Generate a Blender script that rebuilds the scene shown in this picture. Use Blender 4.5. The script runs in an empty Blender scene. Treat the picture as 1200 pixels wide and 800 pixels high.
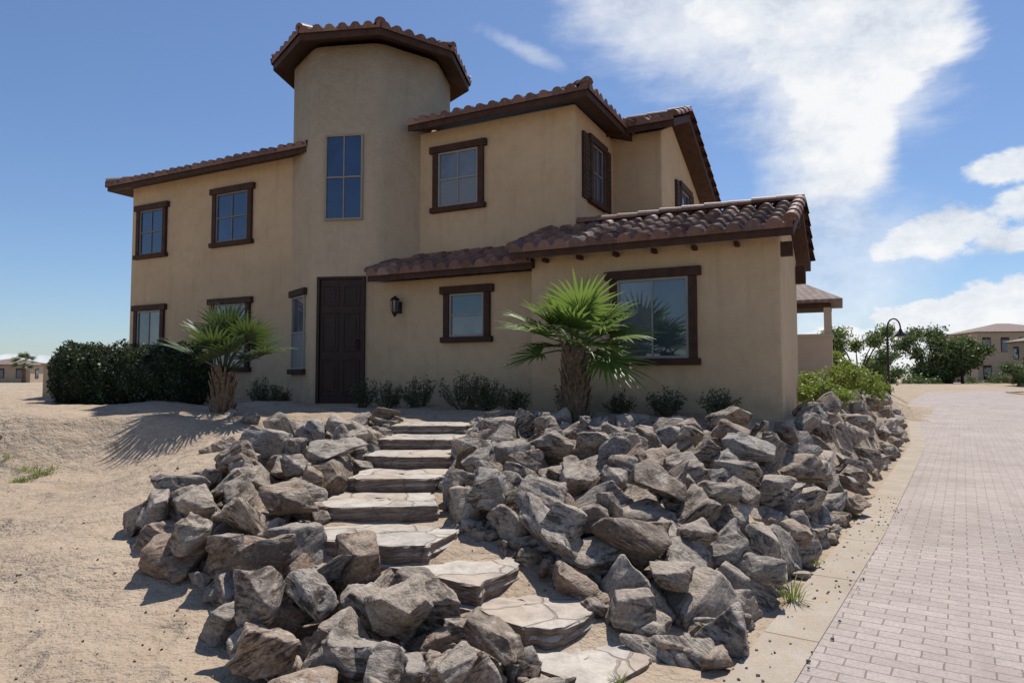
import bpy, bmesh, math, random
import numpy as np
from mathutils import Vector, Matrix, noise
random.seed(7); rng=np.random.default_rng(7)
sc=bpy.context.scene
sc.view_settings.view_transform='Standard'; sc.view_settings.look='None'; sc.view_settings.exposure=0
COL=sc.collection
# ------------------------------------------------------------------ helpers
def link(o,parent=None):
    COL.objects.link(o)
    if parent: o.parent=parent
    return o
def empty(name):
    e=bpy.data.objects.new(name,None); COL.objects.link(e); return e
def obj_pd(name,V,F,mat,parent=None,smooth=False):
    me=bpy.data.meshes.new(name); me.from_pydata([tuple(v) for v in V],[],F)
    me.materials.append(mat)
    if smooth: me.shade_smooth()
    me.update()
    return link(bpy.data.objects.new(name,me),parent)
def mesh_np(name,V,F,mat,parent=None,smooth=False,fattr=None,pattr=None,pvec=None):
    V=np.asarray(V,np.float32); F=np.asarray(F,np.int32); k=F.shape[1]
    me=bpy.data.meshes.new(name)
    me.vertices.add(len(V)); me.vertices.foreach_set('co',V.ravel())
    me.loops.add(F.size); me.loops.foreach_set('vertex_index',F.ravel())
    me.polygons.add(len(F)); me.polygons.foreach_set('loop_start',np.arange(0,F.size,k,dtype=np.int32))
    me.polygons.foreach_set('loop_total',np.full(len(F),k,np.int32))
    if smooth: me.polygons.foreach_set('use_smooth',np.ones(len(F),bool))
    me.update(calc_edges=True); me.validate()
    if fattr is not None:
        a=me.attributes.new('rnd','FLOAT','FACE'); a.data.foreach_set('value',np.asarray(fattr,np.float32))
    if pattr is not None:
        a=me.attributes.new('rnd','FLOAT','POINT'); a.data.foreach_set('value',np.asarray(pattr,np.float32))
    if pvec is not None:
        a=me.attributes.new('rco','FLOAT_VECTOR','POINT'); a.data.foreach_set('vector',np.asarray(pvec,np.float32).ravel())
    me.materials.append(mat)
    return link(bpy.data.objects.new(name,me),parent)
class MB:
    def __init__(s): s.V=[]; s.F=[]
    def add(s,V,F):
        n=len(s.V); s.V+= [tuple(v) for v in V]; s.F+=[tuple(i+n for i in f) for f in F]
    def box(s,O,T,N,t0,t1,n0,n1,z0,z1):
        O=Vector(O);Z=Vector((0,0,1)); P=[]
        for z in (z0,z1):
            for (t,n) in ((t0,n0),(t1,n0),(t1,n1),(t0,n1)): P.append(O+T*t+N*n+Z*z)
        s.add(P,[(0,3,2,1),(4,5,6,7),(0,1,5,4),(1,2,6,5),(2,3,7,6),(3,0,4,7)])
    def tube(s,pts,rad,seg=8,cap=True):
        pts=[Vector(p) for p in pts]
        if not isinstance(rad,(list,tuple)): rad=[rad]*len(pts)
        V=[];F=[]
        prev=None
        for i,p in enumerate(pts):
            d=(pts[min(i+1,len(pts)-1)]-pts[max(i-1,0)]).normalized()
            if prev is None:
                a=d.orthogonal().normalized()
            else:
                a=(prev-d*prev.dot(d)).normalized()
            prev=a; b=d.cross(a)
            for k in range(seg):
                t=2*math.pi*k/seg; V.append(p+(a*math.cos(t)+b*math.sin(t))*rad[i])
        for i in range(len(pts)-1):
            for k in range(seg):
                k2=(k+1)%seg; F.append((i*seg+k,i*seg+k2,(i+1)*seg+k2,(i+1)*seg+k))
        if cap:
            F.append(tuple(range(seg))[::-1]); F.append(tuple((len(pts)-1)*seg+k for k in range(seg)))
        s.add(V,F)
    def obj(s,name,mat,parent=None,smooth=False,bevel=0):
        o=obj_pd(name,s.V,s.F,mat,parent,smooth)
        if bevel:
            m=o.modifiers.new('b','BEVEL'); m.width=bevel; m.segments=2; m.limit_method='ANGLE'
        return o
# ------------------------------------------------------------------ node helpers
class NT:
    def __init__(s,nt): s.nt=nt; s.n=nt.nodes; s.l=nt.links
    def new(s,t,**k):
        x=s.n.new(t)
        for a,b in k.items(): setattr(x,a,b)
        return x
    def put(s,sock,v):
        if hasattr(v,'is_output'): s.l.new(v,sock)
        elif v is not None: sock.default_value=v
    def m(s,op,a,b=None,c=None,clamp=False):
        x=s.new('ShaderNodeMath',operation=op,use_clamp=clamp)
        s.put(x.inputs[0],a)
        if b is not None: s.put(x.inputs[1],b)
        if c is not None: s.put(x.inputs[2],c)
        return x.outputs[0]
    def noise(s,vec,scale,detail=4,rough=.55,dist=0,out='Fac'):
        x=s.new('ShaderNodeTexNoise'); s.put(x.inputs['Vector'],vec)
        x.inputs['Scale'].default_value=scale; x.inputs['Detail'].default_value=detail
        x.inputs['Roughness'].default_value=rough; x.inputs['Distortion'].default_value=dist
        return x.outputs[out]
    def mapping(s,vec,loc=(0,0,0),rot=(0,0,0),scale=(1,1,1)):
        x=s.new('ShaderNodeMapping'); s.put(x.inputs[0],vec)
        x.inputs[1].default_value=loc; x.inputs[2].default_value=rot; x.inputs[3].default_value=scale
        return x.outputs[0]
    def ramp(s,fac,stops,interp='LINEAR'):
        x=s.new('ShaderNodeValToRGB'); x.color_ramp.interpolation=interp
        e=x.color_ramp.elements
        while len(e)<len(stops): e.new(.5)
        for i,(p,c) in enumerate(stops):
            e[i].position=p; e[i].color=(c if len(c)==4 else (*c,1))
        s.put(x.inputs[0],fac); return x.outputs[0]
    def mix(s,f,a,b,mode='MIX'):
        x=s.new('ShaderNodeMix',data_type='RGBA',blend_type=mode)
        s.put(x.inputs[0],f)
        for sk,v in ((x.inputs[6],a),(x.inputs[7],b)):
            if isinstance(v,tuple) and len(v)==3: v=(*v,1)
            s.put(sk,v)
        return x.outputs[2]
    def smooth(s,v,a,b,lo=0,hi=1):
        x=s.new('ShaderNodeMapRange',interpolation_type='SMOOTHSTEP'); s.put(x.inputs[0],v)
        x.inputs[1].default_value=a;x.inputs[2].default_value=b;x.inputs[3].default_value=lo;x.inputs[4].default_value=hi
        return x.outputs[0]
    def bump(s,h,strength=.5,dist=.02,normal=None):
        x=s.new('ShaderNodeBump'); s.put(x.inputs['Height'],h)
        x.inputs['Strength'].default_value=strength; x.inputs['Distance'].default_value=dist
        if normal is not None: s.put(x.inputs['Normal'],normal)
        return x.outputs[0]
def newmat(name):
    m=bpy.data.materials.new(name); m.use_nodes=True
    n=NT(m.node_tree); b=m.node_tree.nodes['Principled BSDF']
    co=n.new('ShaderNodeTexCoord').outputs['Object']
    return m,n,b,co
def basic(name,c1,c2=None,scale=3,rough=.8,bump=.3,bscale=40,bdist=.01,spec=.3,metal=0,stretch=(1,1,1)):
    m,n,b,co=newmat(name); c2=c2 or c1
    v=n.mapping(co,scale=stretch)
    f=n.noise(v,scale,4,.6)
    n.l.new(n.ramp(f,[(.3,c1),(.7,c2)]),b.inputs['Base Color'])
    b.inputs['Roughness'].default_value=rough; b.inputs['Specular IOR Level'].default_value=spec
    b.inputs['Metallic'].default_value=metal
    if bump: n.l.new(n.bump(n.noise(v,bscale,3),bump,bdist),b.inputs['Normal'])
    return m
# ------------------------------------------------------------------ materials
def m_stucco():
    m,n,b,co=newmat('stucco')
    big=n.noise(co,.7,4,.6); mid=n.noise(co,4,5,.65)
    st=n.noise(n.mapping(co,scale=(3,3,.25)),2.0,4,.6)
    c=n.ramp(big,[(.3,(.515,.375,.23)),(.7,(.595,.44,.275))])
    c=n.mix(n.m('MULTIPLY',n.smooth(mid,.40,.72),.35),c,(.42,.30,.185))
    c=n.mix(n.m('MULTIPLY',n.smooth(st,.5,.8),.32),c,(.34,.245,.16))
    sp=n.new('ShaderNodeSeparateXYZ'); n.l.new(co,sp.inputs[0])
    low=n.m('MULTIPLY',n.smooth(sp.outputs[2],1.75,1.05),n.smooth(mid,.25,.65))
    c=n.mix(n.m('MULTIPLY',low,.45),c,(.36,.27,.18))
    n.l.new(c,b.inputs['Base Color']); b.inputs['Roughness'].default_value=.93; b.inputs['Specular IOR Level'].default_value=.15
    h=n.m('ADD',n.noise(co,9,4,.6),n.m('MULTIPLY',n.noise(co,70,2),.35))
    n.l.new(n.bump(h,.55,.03),b.inputs['Normal']); return m
STUC=m_stucco()
WOOD=basic('brown_wood',(.040,.019,.012),(.075,.036,.022),6,.75,.5,30,.01,stretch=(1,1,1))
DOOR=basic('door_paint',(.028,.013,.009),(.045,.021,.015),5,.5,.15,60)
def m_tile(name,near=True):
    m,n,b,co=newmat(name)
    a=n.new('ShaderNodeAttribute',attribute_name='rnd').outputs['Fac']
    c=n.ramp(a,[(0,(.11,.045,.027)),(.35,(.17,.070,.042)),(.6,(.22,.105,.068)),(.85,(.12,.058,.04)),(1,(.28,.17,.115))])
    d=n.noise(co,14,5,.65)
    c=n.mix(n.m('MULTIPLY',n.smooth(d,.45,.75),.45),c,(.28,.20,.155))
    n.l.new(c,b.inputs['Base Color']); b.inputs['Roughness'].default_value=.6; b.inputs['Specular IOR Level'].default_value=.5
    n.l.new(n.bump(n.noise(co,45,3),.4,.01),b.inputs['Normal']); return m
TILE=m_tile('clay_tile')
def m_glass(name,c,rough=.04):
    m,n,b,co=newmat(name)
    f=n.noise(co,1.6,3)
    n.l.new(n.ramp(f,[(.35,c),(.7,tuple(x*1.9+.004 for x in c))]),b.inputs['Base Color'])
    b.inputs['Roughness'].default_value=rough; b.inputs['Specular IOR Level'].default_value=.9
    b.inputs['Coat Weight'].default_value=.8; b.inputs['Coat Roughness'].default_value=.02
    n.l.new(n.bump(n.noise(co,1.3,1),.07,.1),b.inputs['Normal'])
    return m
GLASS=m_glass('window_glass',(.006,.018,.060))  # deep blue of the sky reflection is put into the base colour
GLASS2=m_glass('window_glass_grey',(.030,.042,.052))
GLASS3=m_glass('window_glass_pale',(.085,.095,.10))
def m_blind():
    m,n,b,co=newmat('window_blind')
    w=n.new('ShaderNodeTexWave',wave_type='BANDS',bands_direction='Z'); n.l.new(co,w.inputs[0]); w.inputs['Scale'].default_value=9; w.inputs['Distortion'].default_value=.3
    n.l.new(n.ramp(w.outputs['Fac'],[(.1,(.12,.13,.135)),(.6,(.20,.21,.21))]),b.inputs['Base Color'])
    b.inputs['Roughness'].default_value=.4; b.inputs['Coat Weight'].default_value=.8; b.inputs['Coat Roughness'].default_value=.03
    return m
BLIND=m_blind()
FRAME=basic('window_frame',(.26,.24,.21),(.32,.30,.26),4,.5,.05)
IRON=basic('black_iron',(.012,.012,.013),(.025,.025,.025),8,.45,.2,50)
def m_rock():
    m,n,b,co=newmat('boulder_stone')
    a=n.new('ShaderNodeAttribute',attribute_name='rnd').outputs['Fac']
    r=n.new('ShaderNodeAttribute',attribute_name='rco').outputs['Vector']
    base=n.ramp(a,[(0,(.20,.145,.105)),(.14,(.35,.295,.245)),(.30,(.43,.35,.275)),(.44,(.28,.25,.225)),(.58,(.49,.42,.35)),(.72,(.34,.235,.165)),(.86,(.33,.31,.29)),(1,(.42,.35,.29))])
    rs=n.mapping(r,scale=(1.1,1.1,4.5))
    st=n.noise(rs,1.9,6,.66,.6)
    pat=n.noise(r,1.2,3,.6)
    a2=n.m('FRACT',n.m('MULTIPLY',a,7.31))
    dark=n.m('MULTIPLY',n.smooth(st,.48,.58),.88)
    dark=n.m('MULTIPLY',dark,n.smooth(n.m('ADD',pat,n.m('MULTIPLY',a2,-.2)),.53,.33))
    c=n.mix(dark,base,(.065,.046,.035))
    c=n.mix(n.m('MULTIPLY',n.smooth(st,.45,.34),.7),c,(.57,.52,.45))
    fine=n.noise(r,12,4,.7)
    c=n.mix(.8,c,n.ramp(fine,[(.32,(.40,.38,.36)),(.6,(1.14,1.10,1.06))]),'MULTIPLY')
    g=n.new('ShaderNodeNewGeometry'); sp=n.new('ShaderNodeSeparateXYZ'); n.l.new(g.outputs['Normal'],sp.inputs[0])
    top_tan=n.m('MULTIPLY',n.smooth(sp.outputs[2],.45,.98),n.smooth(pat,.3,.6))  # mask for a tan tint on upward-facing rock surfaces
    c=n.mix(n.m('MULTIPLY',top_tan,.45),c,(.46,.38,.30))
    n.l.new(c,b.inputs['Base Color']); b.inputs['Roughness'].default_value=.8; b.inputs['Specular IOR Level'].default_value=.3
    h=n.m('ADD',n.m('MULTIPLY',st,1.0),n.m('MULTIPLY',fine,.4))
    n.l.new(n.bump(h,.85,.042),b.inputs['Normal']); return m
ROCK=m_rock()
def m_flag():
    m,n,b,co=newmat('flagstone')
    wv=n.new('ShaderNodeVectorMath',operation='ADD'); n.l.new(co,wv.inputs[0])
    nz=n.new('ShaderNodeTexNoise'); nz.inputs['Scale'].default_value=3; n.l.new(co,nz.inputs[0])
    sc_=n.new('ShaderNodeVectorMath',operation='SCALE'); n.l.new(nz.outputs['Color'],sc_.inputs[0]); sc_.inputs['Scale'].default_value=.25
    n.l.new(sc_.outputs[0],wv.inputs[1])
    v=n.new('ShaderNodeTexVoronoi',feature='DISTANCE_TO_EDGE'); v.inputs['Scale'].default_value=1.9; n.l.new(wv.outputs[0],v.inputs['Vector'])
    v2=n.new('ShaderNodeTexVoronoi'); v2.inputs['Scale'].default_value=1.9; n.l.new(wv.outputs[0],v2.inputs['Vector'])
    sep=n.new('ShaderNodeSeparateColor'); n.l.new(v2.outputs['Color'],sep.inputs[0])
    c=n.ramp(sep.outputs[0],[(0,(.47,.39,.315)),(.35,(.41,.375,.34)),(.7,(.51,.455,.395)),(1,(.43,.345,.28))])
    f=n.noise(co,7,6,.72); c=n.mix(.8,c,n.ramp(f,[(.3,(.55,.53,.51)),(.62,(1.12,1.10,1.06))]),'MULTIPLY')
    dst=n.noise(co,2.3,4,.6); c=n.mix(n.m('MULTIPLY',n.smooth(dst,.50,.68),.5),c,(.45,.36,.27))
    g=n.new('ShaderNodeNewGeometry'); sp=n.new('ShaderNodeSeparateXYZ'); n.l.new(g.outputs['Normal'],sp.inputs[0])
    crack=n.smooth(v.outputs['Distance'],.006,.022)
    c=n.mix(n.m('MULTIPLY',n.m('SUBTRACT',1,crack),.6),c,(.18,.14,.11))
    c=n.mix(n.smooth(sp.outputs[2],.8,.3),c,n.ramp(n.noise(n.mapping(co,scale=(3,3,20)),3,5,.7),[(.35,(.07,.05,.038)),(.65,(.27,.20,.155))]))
    n.l.new(c,b.inputs['Base Color']); b.inputs['Roughness'].default_value=.85
    h=n.m('ADD',n.m('MULTIPLY',crack,.5),n.m('MULTIPLY',f,.9))
    n.l.new(n.bump(h,.75,.03),b.inputs['Normal']); return m
FLAG=m_flag()
def m_sand():
    m,n,b,co=newmat('sand')
    big=n.noise(co,.45,4,.6); mid=n.noise(co,2.6,5,.65); fine=n.noise(co,55,3,.7)
    c=n.ramp(big,[(.3,(.39,.30,.215)),(.7,(.48,.375,.275))])
    c=n.mix(n.m('MULTIPLY',n.smooth(mid,.42,.68),.5),c,(.33,.245,.17))
    v=n.new('ShaderNodeTexVoronoi'); v.inputs['Scale'].default_value=42; n.l.new(co,v.inputs['Vector'])
    sep=n.new('ShaderNodeSeparateColor'); n.l.new(v.outputs['Color'],sep.inputs[0])
    peb=n.m('MULTIPLY',n.smooth(v.outputs['Distance'],.42,.2),n.m('GREATER_THAN',sep.outputs[0],.78))
    c=n.mix(n.m('MULTIPLY',peb,.4),c,n.ramp(sep.outputs[1],[(0,(.26,.19,.145)),(.6,(.40,.32,.25)),(1,(.56,.49,.41))]))
    c=n.mix(.6,c,n.ramp(fine,[(.3,(.76,.76,.76)),(.7,(1.12,1.12,1.12))]),'MULTIPLY')
    n.l.new(c,b.inputs['Base Color']); b.inputs['Roughness'].default_value=.95; b.inputs['Specular IOR Level'].default_value=.1
    fp=n.new('ShaderNodeTexVoronoi'); fp.inputs['Scale'].default_value=2.6; n.l.new(n.mapping(co,rot=(0,0,.5),scale=(1,.55,1)),fp.inputs['Vector'])
    foot=n.m('MULTIPLY',n.smooth(fp.outputs['Distance'],.12,.30),1.1)
    h=n.m('ADD',n.m('MULTIPLY',mid,2.4),n.m('ADD',n.m('MULTIPLY',fine,.2),n.m('MULTIPLY',peb,.15)))
    h=n.m('ADD',n.m('ADD',h,foot),n.m('MULTIPLY',n.noise(co,9,4,.65),1.2))
    n.l.new(n.bump(h,.85,.045),b.inputs['Normal']); return m
SAND=m_sand()
def m_paver():
    m,n,b,co=newmat('pavers')
    v=n.mapping(co,rot=(0,0,math.radians(33.4)))
    nv=n.new('ShaderNodeTexNoise'); nv.inputs['Scale'].default_value=5; nv.inputs['Detail'].default_value=1; n.l.new(v,nv.inputs[0])
    wob=n.new('ShaderNodeVectorMath',operation='SCALE'); n.l.new(nv.outputs['Color'],wob.inputs[0]); wob.inputs['Scale'].default_value=.022
    vv=n.new('ShaderNodeVectorMath',operation='ADD'); n.l.new(v,vv.inputs[0]); n.l.new(wob.outputs[0],vv.inputs[1])
    br=n.new('ShaderNodeTexBrick'); n.l.new(vv.outputs[0],br.inputs['Vector'])
    br.inputs['Scale'].default_value=1; br.inputs['Brick Width'].default_value=.235; br.inputs['Row Height'].default_value=.118
    br.inputs['Mortar Size'].default_value=.005; br.inputs['Mortar Smooth'].default_value=.4; br.inputs['Bias'].default_value=0
    br.inputs['Color1'].default_value=(.385,.32,.283,1); br.inputs['Color2'].default_value=(.445,.375,.333,1); br.inputs['Mortar'].default_value=(.23,.185,.155,1)
    big=n.noise(co,.5,5,.65); fine=n.noise(co,60,3,.7); mid=n.noise(co,3.5,5,.7)
    c=n.mix(.8,br.outputs['Color'],n.ramp(big,[(.3,(.80,.79,.78)),(.7,(1.12,1.12,1.12))]),'MULTIPLY')
    c=n.mix(.8,c,n.ramp(fine,[(.3,(.70,.70,.70)),(.7,(1.15,1.15,1.15))]),'MULTIPLY')
    c=n.mix(n.m('MULTIPLY',n.smooth(mid,.52,.75),.45),c,(.48,.42,.355))
    st=n.noise(n.mapping(v,scale=(2.2,.25,1)),1.2,4,.6)
    c=n.mix(n.m('MULTIPLY',n.smooth(st,.5,.72),.45),c,(.27,.215,.185))
    n.l.new(c,b.inputs['Base Color']); b.inputs['Roughness'].default_value=.85; b.inputs['Specular IOR Level'].default_value=.25
    h=n.m('ADD',n.m('MULTIPLY',br.outputs['Fac'],-.8),n.m('MULTIPLY',fine,.3))
    n.l.new(n.bump(h,.6,.012),b.inputs['Normal']); return m
PAVER=m_paver()
def m_conc():
    m,n,b,co=newmat('concrete')
    v=n.mapping(co,rot=(0,0,math.radians(33.4)))
    f=n.noise(co,1.6,5,.65); g2=n.noise(co,6,5,.7)
    c=n.ramp(f,[(.3,(.35,.29,.225)),(.7,(.45,.385,.31))])
    c=n.mix(n.smooth(g2,.48,.64),c,(.41,.32,.235))
    w=n.new('ShaderNodeTexWave',wave_type='BANDS',bands_direction='Y',wave_profile='SAW'); n.l.new(v,w.inputs[0]); w.inputs['Scale'].default_value=.21
    j=n.m('LESS_THAN',w.outputs['Fac'],.012)
    c=n.mix(n.m('MULTIPLY',j,.7),c,(.12,.09,.07))
    c=n.mix(.6,c,n.ramp(n.noise(co,70,3,.7),[(.3,(.75,.75,.75)),(.7,(1.12,1.12,1.12))]),'MULTIPLY')
    n.l.new(c,b.inputs['Base Color']); b.inputs['Roughness'].default_value=.92; b.inputs['Specular IOR Level'].default_value=.15
    n.l.new(n.bump(n.m('ADD',g2,n.noise(co,50,3)),.5,.01),b.inputs['Normal']); return m
CONC=m_conc()
def m_leaf(name,dark,light,rough=.5,trans=.25):
    m,n,b,co=newmat(name)
    a=n.new('ShaderNodeAttribute',attribute_name='rnd').outputs['Fac']
    c=n.ramp(a,[(0,dark),(1,light)])
    n.l.new(c,b.inputs['Base Color']); b.inputs['Roughness'].default_value=rough; b.inputs['Specular IOR Level'].default_value=.4
    if trans>0:
        t=n.new('ShaderNodeBsdfTranslucent'); n.l.new(n.mix(.5,c,(.32,.45,.08),'MIX'),t.inputs[0])
        mx=n.new('ShaderNodeMixShader'); mx.inputs[0].default_value=trans
        out=m.node_tree.nodes['Material Output']
        n.l.new(b.outputs[0],mx.inputs[1]); n.l.new(t.outputs[0],mx.inputs[2]); n.l.new(mx.outputs[0],out.inputs[0])
    return m
L_PALM=m_leaf('palm_leaf',(.07,.12,.025),(.19,.27,.06),.42,.35)
L_PALMD=m_leaf('palm_leaf_dark',(.03,.05,.018),(.085,.12,.04),.45,.15)
L_HEDGE=m_leaf('hedge_leaf',(.012,.022,.008),(.045,.062,.02),.5,.06)
L_SHRUB=m_leaf('shrub_leaf',(.035,.045,.022),(.11,.125,.062),.6,.08)
L_YEL=m_leaf('yellow_green_leaf',(.11,.15,.02),(.30,.33,.06),.55,.3)
L_TREE=m_leaf('tree_leaf',(.035,.06,.02),(.12,.16,.055),.6,.15)
L_GRASS=m_leaf('grass_blade',(.12,.15,.04),(.30,.32,.12),.6,.3)
BARK=basic('palm_bark',(.09,.060,.04),(.24,.17,.115),20,.9,.8,60,.02)
TWIG=basic('twig',(.08,.06,.04),(.15,.11,.08),10,.9,.3)
# ------------------------------------------------------------------ road geometry
RL=[(-15.4,-21.4),(1.2,3.84),(3.50,7.2),(9.5,16.4),(12.7,22.0),(26.4,45.7),(44,78),(80,94),(200,120)]
def road_sd(x,y):
    x=np.asarray(x,float); y=np.asarray(y,float)
    best=np.full(x.shape,1e9); sg=np.zeros(x.shape)
    for (ax,ay),(bx,by) in zip(RL[:-1],RL[1:]):
        dx,dy=bx-ax,by-ay; L2=dx*dx+dy*dy
        t=np.clip(((x-ax)*dx+(y-ay)*dy)/L2,0,1)
        d=np.hypot(x-ax-t*dx,y-ay-t*dy)
        cr=dx*(y-ay)-dy*(x-ax)
        u=d<best; best=np.where(u,d,best); sg=np.where(u,np.sign(cr),sg)
    return best*sg
RY=[3.35,4.0,4.55,5.1,5.97,6.77,7.47,8.55,9.35,10.0]; RZ=[0,.05,.14,.33,.47,.60,.72,.87,.98,1.07]
def sstep(t): t=np.clip(t,0,1); return t*t*(3-2*t)
def tz(x,y):
    x=np.asarray(x,float); y=np.asarray(y,float)
    d=road_sd(x,y)
    base=np.interp(y,RY,RZ)
    ly=y+.35*np.sin(x*.9+.5)+.12*np.sin(x*2.7)
    bank=np.interp(ly,[3.3,5,7,8.3,8.6,9.15,10.2],[0,.12,.32,.50,.64,1.07,1.12])
    wl=sstep((-x-3.3)/1.6)
    base=base*(1-wl)+bank*wl
    side=sstep((d-.1)/.8)
    far=sstep((np.hypot(x,y)-45)/60)
    z=base*side
    n=.035*np.sin(x*1.7+np.sin(y*1.3))*np.cos(y*1.9+x*.6)+.02*np.sin(x*4.1+y*2.2)*np.sin(y*5.3-x*1.2)+.008*np.sin(x*13+y*7)*np.sin(y*15-x*5)
    n=n+.04*wl*np.sin(x*2.3-y*1.1)*np.sin(y*2.9+x*.7)
    # wheel ruts crossing the sandy lot
    for off_ in (0,1.5):
        q=(y-6.3-off_)*.94-(x+6)*(-.28)
        n=n-.035*np.exp(-(q/.13)**2)*sstep((-x-3.4)/.8)+.018*np.exp(-((np.abs(q)-.24)/.09)**2)*sstep((-x-3.4)/.8)
    off=sstep((d-.1)/.6)+sstep((-d-10)/2)
    z=z+n*off
    z=z+sstep((-d-9.9)/.3)*.12
    z=np.where((d>0),z*(1-far*.35),z)
    return z
xs=np.unique(np.round(np.concatenate([-np.geomspace(12,3000,34),np.arange(-12,14,.1),np.geomspace(14,3000,60)]),3))
ys=np.unique(np.round(np.concatenate([-np.geomspace(2,2000,16),np.arange(-2,12.5,.08),np.arange(12.5,30,.3),np.geomspace(30,4000,60)]),3))
X,Y=np.meshgrid(xs,ys); Z=tz(X,Y)
V=np.stack([X.ravel(),Y.ravel(),Z.ravel()],1)
nx,ny=len(xs),len(ys); I=np.arange(nx*ny).reshape(ny,nx)
F=np.stack([I[:-1,:-1].ravel(),I[:-1,1:].ravel(),I[1:,1:].ravel(),I[1:,:-1].ravel()],1)
mesh_np('sand_ground',V,F,SAND,smooth=True)
def offset(pl,d):
    out=[]
    for i,p in enumerate(pl):
        p=Vector(p)
        n=[]
        if i>0: e=(p-Vector(pl[i-1])).normalized(); n.append(Vector((e.y,-e.x)))
        if i<len(pl)-1: e=(Vector(pl[i+1])-p).normalized(); n.append(Vector((e.y,-e.x)))
        a=sum(n,Vector((0,0))).normalized(); k=1/max(.5,a.dot(n[0])); out.append(p+a*d*k)
    return out
def strip(name,d0,d1,z,mat,zb=None):
    A=offset(RL,d0);B=offset(RL,d1); V=[];F=[]
    for a,b in zip(A,B): V+=[(a.x,a.y,z),(b.x,b.y,z)]
    for i in range(len(A)-1): F.append((2*i,2*i+1,2*i+3,2*i+2))
    if zb is not None:
        n=len(V)
        for a,b in zip(A,B): V+=[(a.x,a.y,zb),(b.x,b.y,zb)]
        for i in range(len(A)-1): F.append((n+2*i,2*i,2*i+2,n+2*i+2)); F.append((2*i+1,n+2*i+1,n+2*i+3,2*i+3))
    return obj_pd(name,V,F,mat)
strip('road_paving',.33,9.6,.010,PAVER)
strip('concrete_gutter',.02,.335,.018,CONC,-.05)
strip('concrete_kerb',9.6,9.85,.13,CONC,-.05)
# ------------------------------------------------------------------ house frame
U=Vector((.890,-.456,0)).normalized(); W=Vector((-U.y,U.x,0)); O0=Vector((-2.615,13.10,0)); ZU=Vector((0,0,1))
def H(a,b,z=0): return O0+U*a+W*b+ZU*z
house=empty('stucco_house')
def body(name,a0,a1,prof,mat=STUC,parent=house):
    n=len(prof); V=[H(a0,b,z) for b,z in prof]+[H(a1,b,z) for b,z in prof]
    F=[tuple(range(n)),tuple(range(2*n-1,n-1,-1))]
    for i in range(n): F.append((i,(i+1)%n,n+(i+1)%n,n+i)[::-1])
    o=obj_pd(name,V,F,mat,parent)
    m=o.modifiers.new('b','BEVEL'); m.width=.025; m.segments=3; m.limit_method='ANGLE'
    return o
G=.55; WA=7.32; WB=2.3; RB=1.00
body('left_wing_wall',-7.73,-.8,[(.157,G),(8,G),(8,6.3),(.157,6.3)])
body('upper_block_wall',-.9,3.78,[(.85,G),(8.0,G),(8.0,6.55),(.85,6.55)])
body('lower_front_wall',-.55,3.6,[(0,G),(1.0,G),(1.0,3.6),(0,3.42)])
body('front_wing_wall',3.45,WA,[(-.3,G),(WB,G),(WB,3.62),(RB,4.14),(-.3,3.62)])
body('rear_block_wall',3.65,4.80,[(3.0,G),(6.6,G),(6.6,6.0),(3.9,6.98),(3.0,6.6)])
TC=(-1.14,1.29); TR=1.72
tv=[]
for k in range(8):
    t=math.radians(-48.6-45*k); tv.append((TC[0]+TR*math.cos(t),TC[1]+TR*math.sin(t)))
tv=tv[::-1]
bm=bmesh.new()
lo=[bm.verts.new(H(a,b,G)) for a,b in tv]; hi=[bm.verts.new(H(a,b,8.16)) for a,b in tv]
for i in range(8):
    j=(i+1)%8; bm.faces.new((lo[i],lo[j],hi[j],hi[i]))
bm.faces.new(hi); bm.edges.ensure_lookup_table()
ve=[e for e in bm.edges if abs(e.verts[0].co.z-e.verts[1].co.z)>3]
bmesh.ops.bevel(bm,geom=ve,offset=.17,segments=5,profile=.5,affect='EDGES')
for f in bm.faces: f.smooth=True
me=bpy.data.meshes.new('tower_wall'); bm.to_mesh(me); me.materials.append(STUC); link(bpy.data.objects.new('tower_wall',me),house)
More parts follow.
